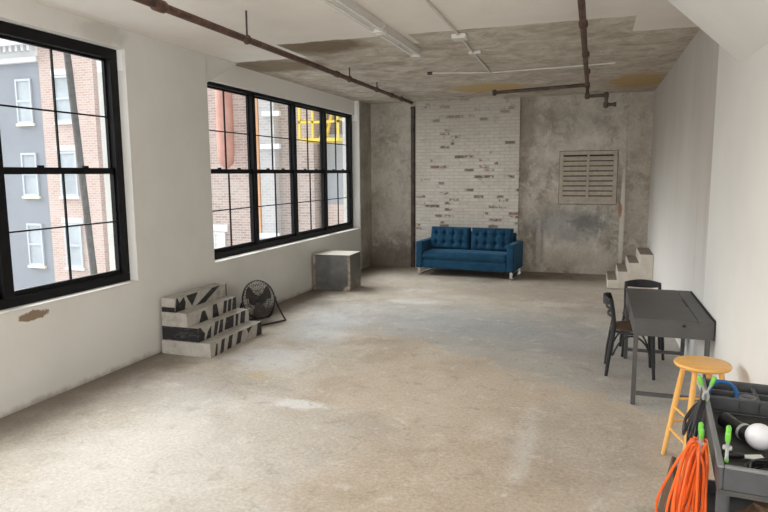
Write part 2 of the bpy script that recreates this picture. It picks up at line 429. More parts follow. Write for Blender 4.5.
# outside
def brick_mat(name, ca, cb, cm, paint=None):
    k = NT(name, .85)
    X,Y,Z = k.sep(k.pos()); uv = k.comb(k.math('ADD',X,Y), Z, 0.)
    b = k.n('ShaderNodeTexBrick'); k.ln(uv, b.inputs['Vector'])
    b.inputs['Color1'].default_value = (*ca,1); b.inputs['Color2'].default_value = (*cb,1); b.inputs['Mortar'].default_value = (*cm,1)
    b.inputs['Scale'].default_value = 1; b.inputs['Brick Width'].default_value = .24; b.inputs['Row Height'].default_value = .085; b.inputs['Mortar Size'].default_value = .012
    c = k.mix(k.mul(k.mapr(k.noise(.9,5,.6),.4,.7),.35), b.outputs[0], cm)
    if paint: c = k.mix(.9, c, k.ramp(k.noise(.8,4,.6),[(.3,paint),(.7,tuple(x*1.12 for x in paint))]))
    return k.color(c).m
M_EXT_BRICK = brick_mat('pale_red_brick', (.52,.36,.31), (.60,.46,.40), (.66,.58,.54))
M_EXT_BRICK2 = brick_mat('pale_tan_brick', (.36,.27,.235), (.49,.39,.35), (.56,.50,.47))
M_EXT_GREY = brick_mat('grey_painted_brick', (.27,.285,.32), (.30,.31,.34), (.33,.34,.37), (.30,.315,.345))
M_EXT_WHITE = simple('outside_white_paint', (.72,.72,.72), .7, var=.04, scale=1)
M_EXT_CREAM = simple('outside_sill_paint', (.86,.83,.62), .7, var=.04, scale=1)
M_EXT_PANE = simple('outside_window_pane', (.47,.51,.54), .5, var=.15, scale=1.3)
M_EXT_BLIND = simple('outside_window_blind', (.86,.85,.82), .5, var=.06, scale=1.3)
M_EXT_RED = simple('outside_red_duct', (.50,.27,.22), .6, var=.12, scale=2)
M_EXT_ORANGE = simple('outside_orange_duct', (.66,.36,.20), .6, var=.1, scale=2)
M_YELLOW = simple('yellow_fire_escape_paint', (.74,.56,.10), .5, var=.06)
M_EXT_SLATE = simple('outside_slate_panel', (.36,.375,.40), .7, var=.08, scale=1)
M_EXT_FRAME = simple('outside_window_frame', (.58,.61,.64), .6, var=.04, scale=1)
M_EXT_BAY = brick_mat('bluish_bay_brick', (.44,.42,.42), (.53,.51,.51), (.58,.57,.57))
M_POLE = simple('weathered_utility_pole', (.13,.125,.12), .85, var=.25, scale=6)
M_STREET = simple('street_asphalt', (.42,.42,.42), .9, var=.1, scale=1)

# ------------------------------------------------------------------ room shell
H = 3.40; XL = -4.514; XN = .957; XF = .957; YB = 12.50; Y0 = -2.6
WT = .36                                      # left wall thickness
W1 = (2.40, 5.262, .855, 3.205); W2 = (6.655, 11.812, .855, 3.125)
S = 'structure'
m = MB().box(XL-WT, XF+.6, Y0, YB+.6, -.2, 0); tag(m.build('floor', M_FLOOR), 'worn mottled beige and grey concrete floor of the loft', None, None, S)
m = MB().box(XL-WT, XF+.6, Y0, YB+.6, H, H+.2); tag(m.build('ceiling', M_CEIL), 'ceiling painted white near and raw stained concrete beyond', None, None, S)
# left wall with openings; header above the far window sits back between flared pier heads
m = MB()
a = XL-WT
m.box(a,XL,Y0,W1[0],0,H); m.box(a,XL,W1[0],W1[1],0,W1[2]); m.box(a,XL,W1[0],W1[1],W1[3],H)
m.box(a,XL,W1[1],W2[0],0,H); m.box(a,XL,W2[0],W2[1],0,W2[2]); m.box(a,XL-.095,W2[0],W2[1],W2[3],H)
m.box(a,XL,W2[1],YB+.6,0,H)
m.prism([(W2[0]-.01,3.06),(W2[0]-.01,H),(7.37,H)], XL-.096, XL, 'x')
tag(m.build('wall_left', M_WALL_L), 'white plastered wall with two big black windows', None, None, S)
# right wall: far stretch set back behind the near pier, flared capital at the top
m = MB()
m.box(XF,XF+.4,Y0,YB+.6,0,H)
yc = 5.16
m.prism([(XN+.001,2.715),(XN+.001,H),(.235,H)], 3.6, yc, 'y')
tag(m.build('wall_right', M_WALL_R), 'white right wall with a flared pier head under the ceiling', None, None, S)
m = MB().box(XL-WT,XF+.4,YB,YB+.3,0,H); tag(m.build('wall_back', M_BACK), 'stained grey concrete wall at the far end', None, None, S)
m = MB().box(-3.51,-1.42,YB-.10,YB,0,H); tag(m.build('trim_1', M_BRICK), 'white painted brick pilaster behind the blue sofa', None, None, S)
m = MB().box(.455,.525,YB-.03,YB,0,2.9); tag(m.build('trim_2', M_BACK), 'narrow plaster strip running up the far wall beside the louver', None, None, S)

def window(name, W, xf, edges, label, hd=.10, mw=.05):
    """black steel window: frame, and one upper and one lower sash per unit"""
    y0,y1,z0,z1 = W
    root = bpy.data.objects.new(name, None); COL.objects.link(root); root.location = (xf,y0,z0)
    tag(root, label, None, None, S)
    h = z1-z0; L = y1-y0
    D = .10
    m = MB()
    m.box(-D,0,0,L,0,.085); m.box(-D,0,0,L,h-hd,h); m.box(-D,0,0,.10,.085,h-hd); m.box(-D,0,L-.10,L,.085,h-hd)
    for e in edges[1:-1]: m.box(-D,0,e-y0-mw,e-y0+mw,.085,h-hd)
    m.build('window_frame', M_BLACK, root, bevel=.006)
    zr = 1.998-z0
    for i in range(len(edges)-1):
        a = edges[i]-y0+(.10 if i == 0 else mw); b = edges[i+1]-y0-(.10 if i == len(edges)-2 else mw)
        for up in (0,1):
            lo,hi = ((.085,zr+.03) if not up else (zr-.03,h-hd))
            x1 = -.028 if not up else -.062; x0 = x1-.032
            t = .022 if not up else .018
            m = MB()
            m.box(x0,x1,a,b,lo,lo+(.045 if not up else .06)); m.box(x0,x1,a,b,hi-(.06 if not up else .022),hi)
            m.box(x0,x1,a,a+t,lo,hi); m.box(x0,x1,b-t,b,lo,hi)
            yc = (a+b)/2; zc = (lo+hi)/2
            m.box(x0+.006,x1-.006,yc-.007,yc+.007,lo,hi); m.box(x0+.006,x1-.006,a,b,zc-.007,zc+.007)
            if not up:
                for q in (.3,.7): m.box(x1-.01,x1+.012,a+(b-a)*q-.03,a+(b-a)*q+.03,hi-.005,hi+.018)
            s = m.build('sash', M_BLACK, root)
            g = MB().box(x0+.013,x0+.017,a+.004,b-.004,lo+.01,hi-.01).build('pane', M_GLASS, s)
    return root
window('window_1', W1, XL-.098, [2.40,3.83,5.262], 'tall black steel sash window nearest the camera')
window('window_2', W2, XL-.15, [6.655,8.00,9.29,10.51,11.812], 'wide four bay black steel window further along the left wall', .045, .043)
m = MB().box(XL-.10,XL+.006,W1[0],W1[1]-.005,W1[2]-.014,W1[2]-.001); tag(m.build('trim_3', M_PIL, bevel=.004), 'thin white sill under the near window', None, None, S)
m = MB().box(XL-.15,XL+.003,W2[0]+.02,W2[1]-.005,W2[2]-.012,W2[2]-.001); tag(m.build('trim_4', M_PIL, bevel=.004), 'thin white sill under the four bay window', None, None, S)

# ------------------------------------------------------------------ pipes and ceiling fittings
def lerp(a,b,t): return tuple(a[i]+(b[i]-a[i])*t for i in range(3))
A = (-2.775,2.2,3.066); B = (-3.57,12.33,3.365)
root = thing('sprinkler_pipe', 'long rusty red sprinkler pipe hung under the ceiling near the windows', 'pipe', A)
rel = lambda p: tuple(p[i]-A[i] for i in range(3))
m = MB().tube([rel(A), rel(lerp(A,B,.5)), rel(B)], .030, 12); m.build('pipe_run', M_RUST, root, smooth=True)
m = MB()
tt = lambda y: (y-A[1])/(B[1]-A[1])
for y,r in ((3.74,.043),(7.6,.040),(10.6,.040)):
    m = MB(); p = Vector(rel(lerp(A,B,tt(y)))); d = Vector(B)-Vector(A); d.normalize()
    m.tube([p-d*.07,p-d*.05,p+d*.05,p+d*.07],[r*.8,r,r,r*.8],12)
    m.build('coupling', M_RUST, root, smooth=True)
for y in (5.07,8.14,9.6,11.4):
    p = lerp(A,B,tt(y)); q = rel(p)
    m = MB().tube([q,(q[0],q[1],H-A[2]-.001)], .009, 8)
    m.tube([(q[0]+.037*math.cos(a),q[1],q[2]+.037*math.sin(a)) for a in [2*PI*i/14 for i in range(14)]], .006, 6, True)
    m.build('hanger_rod', M_IRON, root, smooth=True)
# the riser in the corner
root = thing('riser_pipe', 'dark vertical pipe in the far left corner beside the brick', 'pipe', (-3.57,12.44,0))
MB().tube([(0,0,.001),(0,0,3.30)], .047, 14).build('pipe_run', M_IRON, root, smooth=True)
for z in (.04,1.9,3.27):
    m = MB(); m.lathe([(.052,z-.03),(.057,z-.02),(.057,z+.02),(.052,z+.03)],14)
    m.build('coupling', M_IRON, root, smooth=True)

A2 = (-.135,2.2,3.2)
root = thing('branch_sprinkler_pipe', 'rusty sprinkler pipe under the ceiling ending in a branch and a step down', 'pipe', A2)
r2 = lambda x,y,z: (x-A2[0], y-A2[1], z-A2[2])
MB().tube([r2(-.135,2.2,3.2), r2(-.16,9.62,3.2)], .028, 12).build('pipe_run', M_RUST, root, smooth=True)
MB().tube([r2(-1.56,10.02,3.2), r2(-.16,9.65,3.2)], .026, 12).build('branch_run', M_IRON, root, smooth=True)
MB().tube([r2(-.158,9.65,3.2), r2(-.155,9.65,3.045), r2(-.13,9.65,3.04), r2(.105,9.65,3.045), r2(.108,9.65,3.03), r2(.105,9.65,2.915), r2(.125,9.65,2.911), r2(.235,9.65,2.912)], .024, 12).build('drop_run', M_IRON, root, smooth=True)
for y in (4.1,5.75,7.2,8.4):
    m = MB(); m.tube([r2(-.145,y-.06,3.2),r2(-.145,y-.04,3.2),r2(-.145,y+.04,3.2),r2(-.145,y+.06,3.2)],[.032,.040,.040,.032],12); m.build('coupling', M_RUST, root, smooth=True)
for p in ((-.16,9.65,3.2),(-1.55,10.02,3.2),(-.155,9.65,3.045),(.105,9.65,3.045),(.105,9.65,2.912)):
    m = MB(); m.lathe([(.02,-.045),(.036,-.03),(.036,.03),(.02,.045)],12,r2(*p)); m.build('elbow', M_IRON, root, smooth=True)
m = MB(); m.tube([r2(.21,9.65,2.912),r2(.245,9.65,2.912)],.034,12); m.build('end_cap', M_IRON, root, smooth=True)
for y in (5.2,7.9,9.45):
    p = r2(-.15,y,3.2)
    MB().tube([p,(p[0],p[1],H-A2[2]-.001)],.008,8).build('hanger_rod', M_IRON, root, smooth=True)

def fixture(y0, y1, label):
    root = thing('fluorescent_light', label, 'ceiling light', (-2.045,y0,H), 0, 'unlit strip lights on the ceiling')
    L = y1-y0
    m = MB().prism([(-.055,-.001),(.055,-.001),(.055,-.03),(.03,-.062),(-.03,-.062),(-.055,-.03)], 0, L, 'y'); m.build('housing', M_WHITE_METAL, root, bevel=.004)
    for s in (-1,1):
        MB().tube([(s*.042,.04,-.078),(s*.042,L-.04,-.078)], .014, 12).build('tube', M_TUBE, root, smooth=True)
    for y in (.02,L-.02):
        MB().box(-.06,.06,y-.016,y+.016,-.098,-.0605).build('lamp_holder', M_WHITE_METAL, root, bevel=.004)
fixture(4.66,5.90,'unlit white strip light on the ceiling, the one nearer the camera')
fixture(5.96,7.24,'unlit white strip light on the ceiling, the one further from the camera')

root = thing('conduit', 'thin white conduit running along the ceiling with a junction box', 'conduit', (-1.41,4.0,H))
MB().tube([(.03,0,-.016),(.02,1.0,-.016),(0,2.7,-.016),(-.08,5.18,-.016)], .013, 10).build('conduit_run', M_WHITE_METAL, root, smooth=True)
MB().box(-.075,.075,2.62,2.78,-.05,-.001).build('junction_box', M_WHITE_METAL, root, bevel=.006)
MB().box(-.085,.06,3.60,3.66,-.034,-.001).build('strap', M_WHITE_METAL, root, bevel=.004)
root = thing('cross_conduit', 'thin white conduit crossing the raw concrete ceiling', 'conduit', (-2.31,8.92,H))
MB().tube([(0,0,-.016),(.8,.28,-.016),(2.0,.16,-.016),(2.5,.08,-.016)], .012, 10).build('conduit_run', M_WHITE_METAL, root, smooth=True)
MB().tube([(-.035,0,-.022),(.035,.01,-.022)], .021, 12).build('end_cap', M_IRON, root, smooth=True)['label'] = 'dark end cap'

# ------------------------------------------------------------------ louver vent in the back wall
root = thing('louver_vent', 'beige metal louver with horizontal blades set in the far wall', 'vent', (-.14,YB-.001,1.35))
w,h = 1.04,1.0
m = MB().box(-w/2,w/2,-.04,0,0,.07); m.box(-w/2,w/2,-.04,0,h-.07,h); m.box(-w/2,-w/2+.07,-.04,0,.07,h-.07); m.box(w/2-.07,w/2,-.04,0,.07,h-.07)
m.build('vent_frame', M_LOUV, root, bevel=.006)
MB().box(-w/2-.008,w/2+.008,-.014,-.0005,-.008,h+.008).build('surround', M_IRON, root)['label'] = 'dark outer edge'
MB().box(-w/2+.07,w/2-.07,-.018,-.0145,.07,h-.07).build('backing', M_DESK_D, root)
for i in range(9):
    z = .075+i*.094
    m = MB().prism([(-.040,z),(-.034,z-.004),(-.020,z+.068),(-.026,z+.072)], -w/2+.071, w/2-.071, 'x')
    m.build('blade', M_LOUV, root)
MB().box(-.022,.022,-.052,-.036,.07,h-.07).build('mullion', M_LOUV, root, bevel=.003)

# ------------------------------------------------------------------ concrete steps
m = MB()
pf = [(.250,0)]
xs = [.250,.408,.572,.742]; zs = [.148,.296,.450,.598]
for x,z in zip(xs,zs):
    pf += [(x,pf[-1][1]),(x,z)]
pf = [(.250,0.001),(.250,.148),(.408,.148),(.408,.296),(.572,.296),(.572,.450),(.742,.450),(.742,.598),(.955,.598),(.955,.001)]
m.prism([(x-.60,z) for x,z in pf], -.5, .5, 'y')
o = m.build('concrete_steps', M_STEP, loc=(.60,11.52,0), bevel=.012)
tag(o, 'four pale concrete steps rising to the right wall in the far corner', 'steps')

# ------------------------------------------------------------------ sofa
root = thing('sofa', 'blue velvet two seat sofa with tufted back in front of the painted brick', 'sofa', (-2.265,11.84,0), math.radians(-5.4))
Wd,Dp = 1.91,.86                       # local: x across, -y front
x0,x1,yf,yb = -Wd/2,Wd/2,-Dp/2,Dp/2
m = MB().box(x0+.131,x1-.131,yf+.02,yb-.02,.14,.30); m.build('base_rail', M_VELVET, root, bevel=.02, seg=3)
for s in (-1,1):
    a,b = (x0,x0+.13) if s < 0 else (x1-.13,x1)
    MB().box(a,b,yf,yb-.02,.14,.655).build('arm', M_VELVET, root, bevel=.025, seg=3)
m = MB(); m.prism([(yb-.20,.30),(yb-.02,.30),(yb,.80),(yb-.13,.80)], x0+.131, x1-.131, 'x'); m.build('back_frame', M_VELVET, root, bevel=.03, seg=3)
# seat cushion with soft crown and a centre seam
def pad(nx, ny, w, d, t, fn):
    """closed cushion mesh, local x 0..w, y 0..d, thickness t; fn(u,v) raises the top"""
    m = MB(); top = {}; bot = {}
    for i in range(nx+1):
        for j in range(ny+1):
            u = i/nx; v = j/ny
            e = min(u*w,(1-u)*w,v*d,(1-v)*d)
            rd = min(1, e/.05); rd = math.sqrt(max(0,1-(1-rd)**2))
            top[i,j] = m.v((u*w, v*d, t*.5+t*.5*rd+fn(u,v)*rd)); bot[i,j] = m.v((u*w, v*d, t*.5-t*.5*rd*.9))
    for i in range(nx):
        for j in range(ny):
            m.f([top[i,j],top[i+1,j],top[i+1,j+1],top[i,j+1]]); m.f([bot[i,j],bot[i,j+1],bot[i+1,j+1],bot[i+1,j]])
    bmesh.ops.remove_doubles(m.bm, verts=m.bm.verts[:], dist=1e-5)
    return m
sw = Wd-.27
m = pad(64,26,sw,.66,.155,lambda u,v: .022*math.sin(PI*u)**.4*math.sin(PI*v)**.5-.012*math.exp(-((u-.5)/.012)**2))
m.build('seat_cushion', M_VELVET, root, smooth=True, loc=(x0+.135,yf+.012,.302))
cw = sw/2-.012
btn = [(cx,cy) for cy in (.30,.68) for cx in (.18,.39,.61,.82)]
def tuft(u,v):
    h = .045*math.sin(PI*u)**.5*math.sin(PI*v)**.5
    for bx,by in btn:
        d = math.hypot((u-bx)*cw,(v-by)*.45); h -= .042*math.exp(-(d/.045)**2)
    for by in (.30,.68):
        h -= .010*math.exp(-((v-by)*.45/.018)**2)
    for bx in (.18,.39,.61,.82):
        h -= .012*math.exp(-((u-bx)*cw/.018)**2)
    return h
for s in (0,1):
    c = pad(52,32,cw,.45,.16,tuft).build('back_cushion', M_VELVET, root, smooth=True,
        loc=(x0+.135+s*(cw+.024), yb-.30, .445), rot=(math.radians(100-22),0,0))
    # cushion local z faces the front after the turn
    for bx,by in btn:
        MB().lathe([(.0005,-.006),(.011,-.004),(.014,.002),(.009,.007),(.0005,.009)],12,(bx*cw,by*.45,.16+tuft(bx,by)-.001)).build('button', M_VELVET, c, smooth=True)
# chrome sled legs
for s in (-1,1):
    xx = s*(Wd/2-.055)
    m = MB()
    m.bar((xx,yf+.06,.139),(xx,yf+.06,.0),.055,.03,(0,1,0)); m.bar((xx,yb-.09,.139),(xx,yb-.09,.0),.055,.03,(0,1,0))
    m.bar((xx,yf+.045,.0125),(xx,yb-.075,.0125),.055,.025)
    m.build('leg', M_CHROME, root, bevel=.003)['label'] = 'chrome sled leg'

# ------------------------------------------------------------------ grey plinth
m = MB().box(-.335,.335,-.29,.29,-.306,.304)
o = m.build('display_plinth', M_PLINTH, loc=(-4.168,9.765,.307), rot=(0,0,math.radians(3)), bevel=.006)
tag(o, 'worn grey plinth box with tan chipped edges against the window wall', 'plinth')

# ------------------------------------------------------------------ striped step boxes
def striped_box(z0, x1, y0, y1, polys, ends, label, tops=None):
    """polys: black shapes on the long room-facing face, (u,v) fractions; ends: black bands on the near end"""
    xa = XL+.045; h = .153; m = MB()
    m.box(0,x1-xa,0,y1-y0,0,h)
    m.slot = 1; e = .0008; L = y1-y0; wd = x1-xa
    for p in polys: m.f([m.v((wd+e, u*L, v*h)) for u,v in p])
    for p in ends: m.f([m.v((u*wd, -e, v*h)) for u,v in p])
    for p in (tops or []): m.f([m.v((u*wd, v*L, h+e)) for u,v in p])
    o = m.build('striped_box', [M_BOXW,M_BOXB], loc=(xa,y0,z0))
    return tag(o, label, 'box', 'stack of striped boxes')
full = [(0,0),(1,0),(1,1),(0,1)]
striped_box(.001,-3.845,5.52,6.60,[[(.07,0),(.11,0),(.13,.85),(.10,.8)],[(.16,0),(.23,.05),(.26,1),(.20,.95)],[(.29,.05),(.37,.05),(.41,1),(.34,1)],[(.46,.08),(.55,.1),(.60,.98),(.51,1)],[(.68,.95),(.80,1),(.72,.5)],[(.88,.0),(1,0),(1,1),(.92,1),(.90,.5)]],[],
  'widest striped box lying on the floor, white with narrow black slashes')
striped_box(.155,-4.005,5.54,6.58,[[(0,0),(.10,0),(.12,.45),(.04,1),(0,1)],[(.13,0),(.22,.0),(.24,.9),(.17,.5)],[(.27,0),(.33,.05),(.38,1),(.31,1)],[(.36,.05),(.44,.05),(.47,1),(.41,1)],[(.48,.1),(.66,.05),(.68,1),(.52,1)],[(.70,.05),(.75,.05),(.78,.95),(.72,1)],[(.80,.1),(.90,.05),(.93,1),(.83,1)]],[full],
  'second striped box from the floor, its near end painted solid black')
striped_box(.309,-4.14,5.54,6.52,[[(.22,.02),(.40,.02),(.34,.8),(.28,.8)],[(.48,.0),(.62,.0),(.58,1),(.50,1)],[(.70,.05),(.77,.05),(.80,1),(.73,1)],[(.80,.05),(.87,.05),(.90,1),(.83,1)],[(.90,.05),(1,.05),(1,1),(.93,1)]],[],
  'third striped box from the floor, plain white end and black wedges')
striped_box(.463,-4.295,5.55,6.56,[[(0,0),(.17,.0),(.19,.5),(.16,.95),(.08,.6),(.05,1),(.03,1)],[(.20,.98),(.42,1),(.30,.1)],[(.37,.02),(.55,.04),(.86,1),(.70,1)],[(.975,0),(1,0),(1,1),(.975,1)]],[[(0,0),(1,0),(1,.36),(0,.36)]],
  'topmost and narrowest striped box with a bold black diagonal')

# ------------------------------------------------------------------ floor fan
root = thing('floor_fan', 'black wire cage floor fan beside the striped boxes', 'fan', (-4.16,7.10,0), math.radians(-24))
tilt = math.radians(-14); c0 = Vector((0,0,.315)); RM = Matrix.Translation(c0) @ Matrix.Rotation(tilt,4,'Y')
R = .252
def ring(x, r): return [(x, r*math.cos(2*PI*i/40), r*math.sin(2*PI*i/40)) for i in range(40)]
for nm,sg in (('front_grille',1),('rear_grille',-1)):
    m = MB(); m.M = RM
    m.tube(ring(.0+sg*.004,R), .008, 6, True)
    for r,x in ((.20,.066),(.13,.075),(.065,.078)): m.tube(ring(sg*x,r), .0032, 5, True)
    for i in range(36):
        a = 2*PI*i/36; ca,sa = math.cos(a),math.sin(a)
        m.tube([(sg*x, r*ca, r*sa) for x,r in ((.079,.05),(.075,.13),(.066,.20),(.035,.243),(.004,R))], .0026, 5)
    m.lathe([(.055,sg*.074),(.055,sg*.086)],20,(0,0,0),'x')
    m.build(nm, M_CHAIR, root, smooth=True)
m = MB(); m.M = RM; m.lathe([(.02,-.15),(.06,-.145),(.07,-.12),(.07,-.07),(.05,-.05),(.012,-.045),(.012,.02)],20,(0,0,0),'x'); m.build('motor', M_CHAIR, root, smooth=True)
m = MB(); m.M = RM; m.lathe([(.045,-.02),(.045,.03),(.02,.04)],18,(0,0,0),'x')
for b in range(3):
    a = 2*PI*b/3+.4; g = [[None]*6 for _ in range(6)]
    for i in range(6):
        r = .04+.18*i/5
        for j in range(6):
            q = (j/5-.5)*(1.15-.25*i/5); ang = a+q
            g[i][j] = m.v((.03*math.sin(q*2.2)*1.1, r*math.cos(ang), r*math.sin(ang)))
    for i in range(5):
        for j in range(5): m.f([g[i][j],g[i+1][j],g[i+1][j+1],g[i][j+1]])
m.build('blade_rotor', M_IRON, root, smooth=True)
st = smoothpath([(0,-.262,.315),(.02,-.275,.20),(.09,-.30,.05),(.15,-.30,.013),(.175,-.2,.013),(.18,0,.013),(.18,.22,.013),(.165,.30,.013),(.11,.31,.05),(.02,.275,.22),(0,.262,.315)],6)
MB().tube(st,.0125,8).build('stand', M_CHAIR, root, smooth=True)
st = smoothpath([(0,-.27,.30),(-.08,-.28,.10),(-.16,-.27,.013),(-.18,-.15,.013),(-.18,.15,.013),(-.16,.27,.013),(-.08,.28,.10),(0,.27,.30)],6)
MB().tube(st,.0125,8).build('rear_stand', M_CHAIR, root, smooth=True)

# ------------------------------------------------------------------ desk
DX0,DX1,DY0,DY1,DZ = .346,.947,5.435,6.85,.752
root = thing('desk', 'charcoal grey writing desk with a lift lid against the right wall', 'desk', (DX0,DY0,0))
w,L = DX1-DX0,DY1-DY0
MB().box(0,w,0,L,DZ-.15,DZ-.02).build('apron', M_DESK, root, bevel=.003)
MB().box(-.004,.478,-.004,L+.004,DZ-.0195,DZ).build('lid', M_DESK, root, bevel=.003)
MB().box(.482,w-.006,-.004,L+.004,DZ-.0195,DZ).build('rear_top', M_DESK, root, bevel=.003)
MB().box(.478,.482,0,L,DZ-.0195,DZ-.006).build('seam', M_DESK_D, root)
MB().box(w-.005,w+.004,.0,L-.06,DZ-.15,DZ+.012).build('back_panel', M_DESK_D, root)['label'] = 'thin black back panel'
MB().box(.466,.486,.60,.93,DZ-.004,DZ+.0015).build('cable_slot', M_DESK_D, root)['label'] = 'black cable slot'
m = MB().lathe([(.011,-.012),(.013,-.003),(.008,.0)],14,(.378,-.0005,DZ-.045),'y'); m.box(.362,.394,-.006,-.0005,DZ-.052,DZ-.038); m.build('lid_lock', M_DESK_D, root)
t = .036
for lx in (.002,w-.06):
    for ly in (.004,L-t-.004):
        MB().box(lx,lx+t,ly,ly+t,.001,DZ-.151).build('leg', M_DESK, root, bevel=.002)
for ly in (.008,L-t):
    MB().box(t+.003,w-.061,ly,ly+.028,.085,.115).build('stretcher', M_DESK, root, bevel=.002)

# ------------------------------------------------------------------ bistro chairs
def make_chair(label, loc, rz):
    root = thing('bistro_chair', label, 'chair', loc, rz, 'black bistro chairs at the desk')
    # faces +x; origin on the floor under the seat centre
    m = MB(); m.lathe([(.005,.444),(.185,.444),(.197,.452),(.197,.464),(.185,.470),(.005,.468)],32); m.build('seat', M_SEAT, root, smooth=True)['label'] = 'worn brown wooden seat'
    m = MB(); m.tube([(.195*math.cos(2*PI*i/32),.195*math.sin(2*PI*i/32),.430) for i in range(32)], .014, 8, True); m.build('seat_ring', M_CHAIR, root, smooth=True)
    for s in (-1,1):
        MB().tube(smoothpath([(.175,s*.165,.43),(.185,s*.180,.25),(.20,s*.20,.001)],5), [.021]*5+[.019]*3+[.015]*3, 8).build('leg', M_CHAIR, root, smooth=True)
        MB().tube(smoothpath([(-.225,s*.205,.001),(-.205,s*.190,.20),(-.175,s*.170,.42),(-.168,s*.168,.50),(-.19,s*.172,.66),(-.216,s*.170,.745)],5), [.015,.016,.017,.018,.019]+[.021]*8+[.020]*8+[.017]*5, 8).build('leg', M_CHAIR, root, smooth=True)
    def rail(z, xoff, bow, hh, nm):
        m = MB(); n = 14; pr = None
        for i in range(n+1):
            y = -.178+.356*i/n; q = 1-(y/.178)**2; x = xoff-bow*q
            rg = [m.v((x+dx,y,z+dz*(.55+.45*q))) for dx,dz in ((-.009,-hh),(.009,-hh),(.009,hh),(-.009,hh))]
            if pr:
                for k_ in range(4): m.f([pr[k_],pr[(k_+1)%4],rg[(k_+1)%4],rg[k_]])
            else: m.f(rg[::-1])
            pr = rg
        m.f(pr); return m.build(nm, M_CHAIR, root, bevel=.004, smooth=True)
    rail(.724,-.207,.060,.046,'top_rail'); rail(.655,-.190,.05,.014,'back_rail'); rail(.58,-.180,.045,.014,'back_rail')
    for a in (0,PI/2,PI,3*PI/2):
        # bent braces curving from leg to leg under the seat
        ca,sa = math.cos(a),math.sin(a)
        pts = [(.185,-.175,.20),(.17,-.12,.32),(.16,-.05,.385),(.155,0,.395),(.16,.05,.385),(.17,.12,.32),(.185,.175,.20)]
        MB().tube(smoothpath([(x*ca-y*sa, x*sa+y*ca, z) for x,y,z in pts],4), .009, 8).build('brace', M_CHAIR, root, smooth=True)
    return root
c1 = make_chair('black bistro chair with brown wooden seat pulled up to the long side of the desk', (.388,6.37,0), math.radians(0))
c2 = copy_tree(c1); c2['label'] = 'black bistro chair at the far end of the desk, only its rounded back showing'
c2.location = (.535,7.078,0); c2.rotation_euler = (0,0,math.radians(-90))

# ------------------------------------------------------------------ stool
root = thing('wooden_stool', 'honey coloured round wooden stool between the desk and the tool cart', 'stool', (.708,4.40,0), math.radians(0))
ST = .712
MB().lathe([(.006,ST-.034),(.154,ST-.034),(.168,ST-.026),(.173,ST-.014),(.168,ST-.004),(.154,ST),(.006,ST-.003)],36).build('seat', M_HONEY, root, smooth=True)
SA = math.radians(151)
legs = []
for i in range(4):
    a = SA+i*PI/2
    T = Vector((.115*math.cos(a),.115*math.sin(a),ST-.033)); Bq = Vector((.222*math.cos(a),.222*math.sin(a),.001)); legs.append((T,Bq))
    MB().tube([Bq,Bq.lerp(T,.3),Bq.lerp(T,.65),T],[.014,.0175,.019,.0165],12).build('leg', M_HONEY, root, smooth=True)
for i in range(4):
    for z in ((.20,.36) if i%2 == 0 else (.26,.42)):
        def at(l,z): T,Bq = l; return Bq.lerp(T,z/(ST-.033))
        MB().tube([at(legs[i],z),at(legs[i],z).lerp(at(legs[(i+1)%4],z),.5),at(legs[(i+1)%4],z)],[.008,.0105,.008],10).build('rung', M_HONEY, root, smooth=True)

# ------------------------------------------------------------------ tool cart and what lies on it
CA = math.radians(-5.0); CC = Vector((.704,3.011,0)); CW,CL,CZ = .36,1.09,.85
root = thing('tool_cart', 'dark grey plastic utility cart with a compartment tray by the right wall', 'cart', CC, CA)
CM = Matrix.Translation(CC) @ Matrix.Rotation(CA,4,'Z')
def cw_(x,y,z): return tuple(CM @ Vector((x,y,z)))
x0,x1,y0,y1 = -CW/2,CW/2,-CL/2,CL/2; wl = .016; YO = .292; TF = .765
m = MB(); m.box(x0,x1,y0,y1,TF-.02,TF); m.build('tray_floor', M_PLASTIC_D, root)
m = MB(); m.box(x0,x0+wl,y0,YO,TF,CZ); m.box(x1-wl,x1,y0,YO,TF,CZ); m.box(x0+wl,x1-wl,y0,y0+wl,TF,CZ)
m.build('tray_wall', M_PLASTIC, root, bevel=.004)
m = MB()
for a,b,c,d in ((x0-.006,x0+.018,y0-.006,y1+.006),(x1-.018,x1+.006,y0-.006,y1+.006),(x0+.018,x1-.018,y0-.006,y0+.018)): m.box(a,b,c,d,CZ+.0005,CZ+.012)
m.build('rim', M_PLASTIC_L, root, bevel=.005)
# compartment organiser at the far end
m = MB(); m.box(x0,x1,YO,y1,TF,TF+.012); m.box(x0,x1,YO,YO+.02,TF+.012,CZ); m.box(x0,x1,y1-.02,y1,TF+.012,CZ+.012)
m.box(x0,x0+.018,YO,y1,TF+.012,CZ); m.box(x1-.018,x1,YO,y1,TF+.012,CZ)
m.box(x0+.145,x0+.165,YO,y1,TF+.012,CZ-.006); m.box(x0+.228,x0+.248,YO,y1,TF+.012,CZ-.006)
m.box(x0,x1,YO+.125,YO+.14,TF+.012,CZ-.006)
m.build('organizer', M_PLASTIC, root, bevel=.006)
m = MB(); m.lathe([(.040,CZ-.03),(.040,CZ-.0055),(.032,CZ-.0045),(.032,CZ-.03)],20,(x0+.196,YO+.065,0)); m.build('cup_ring', M_PLASTIC_L, root, smooth=True)
m = MB(); m.box(x0,x1,y0,y1,.20,.225); m.box(x0,x0+.014,y0,y1,.225,.30); m.box(x1-.014,x1,y0,y1,.225,.30); m.box(x0,x1,y0,y0+.014,.225,.30); m.box(x0,x1,y1-.014,y1,.225,.30)
m.build('lower_shelf', M_PLASTIC, root, bevel=.005)
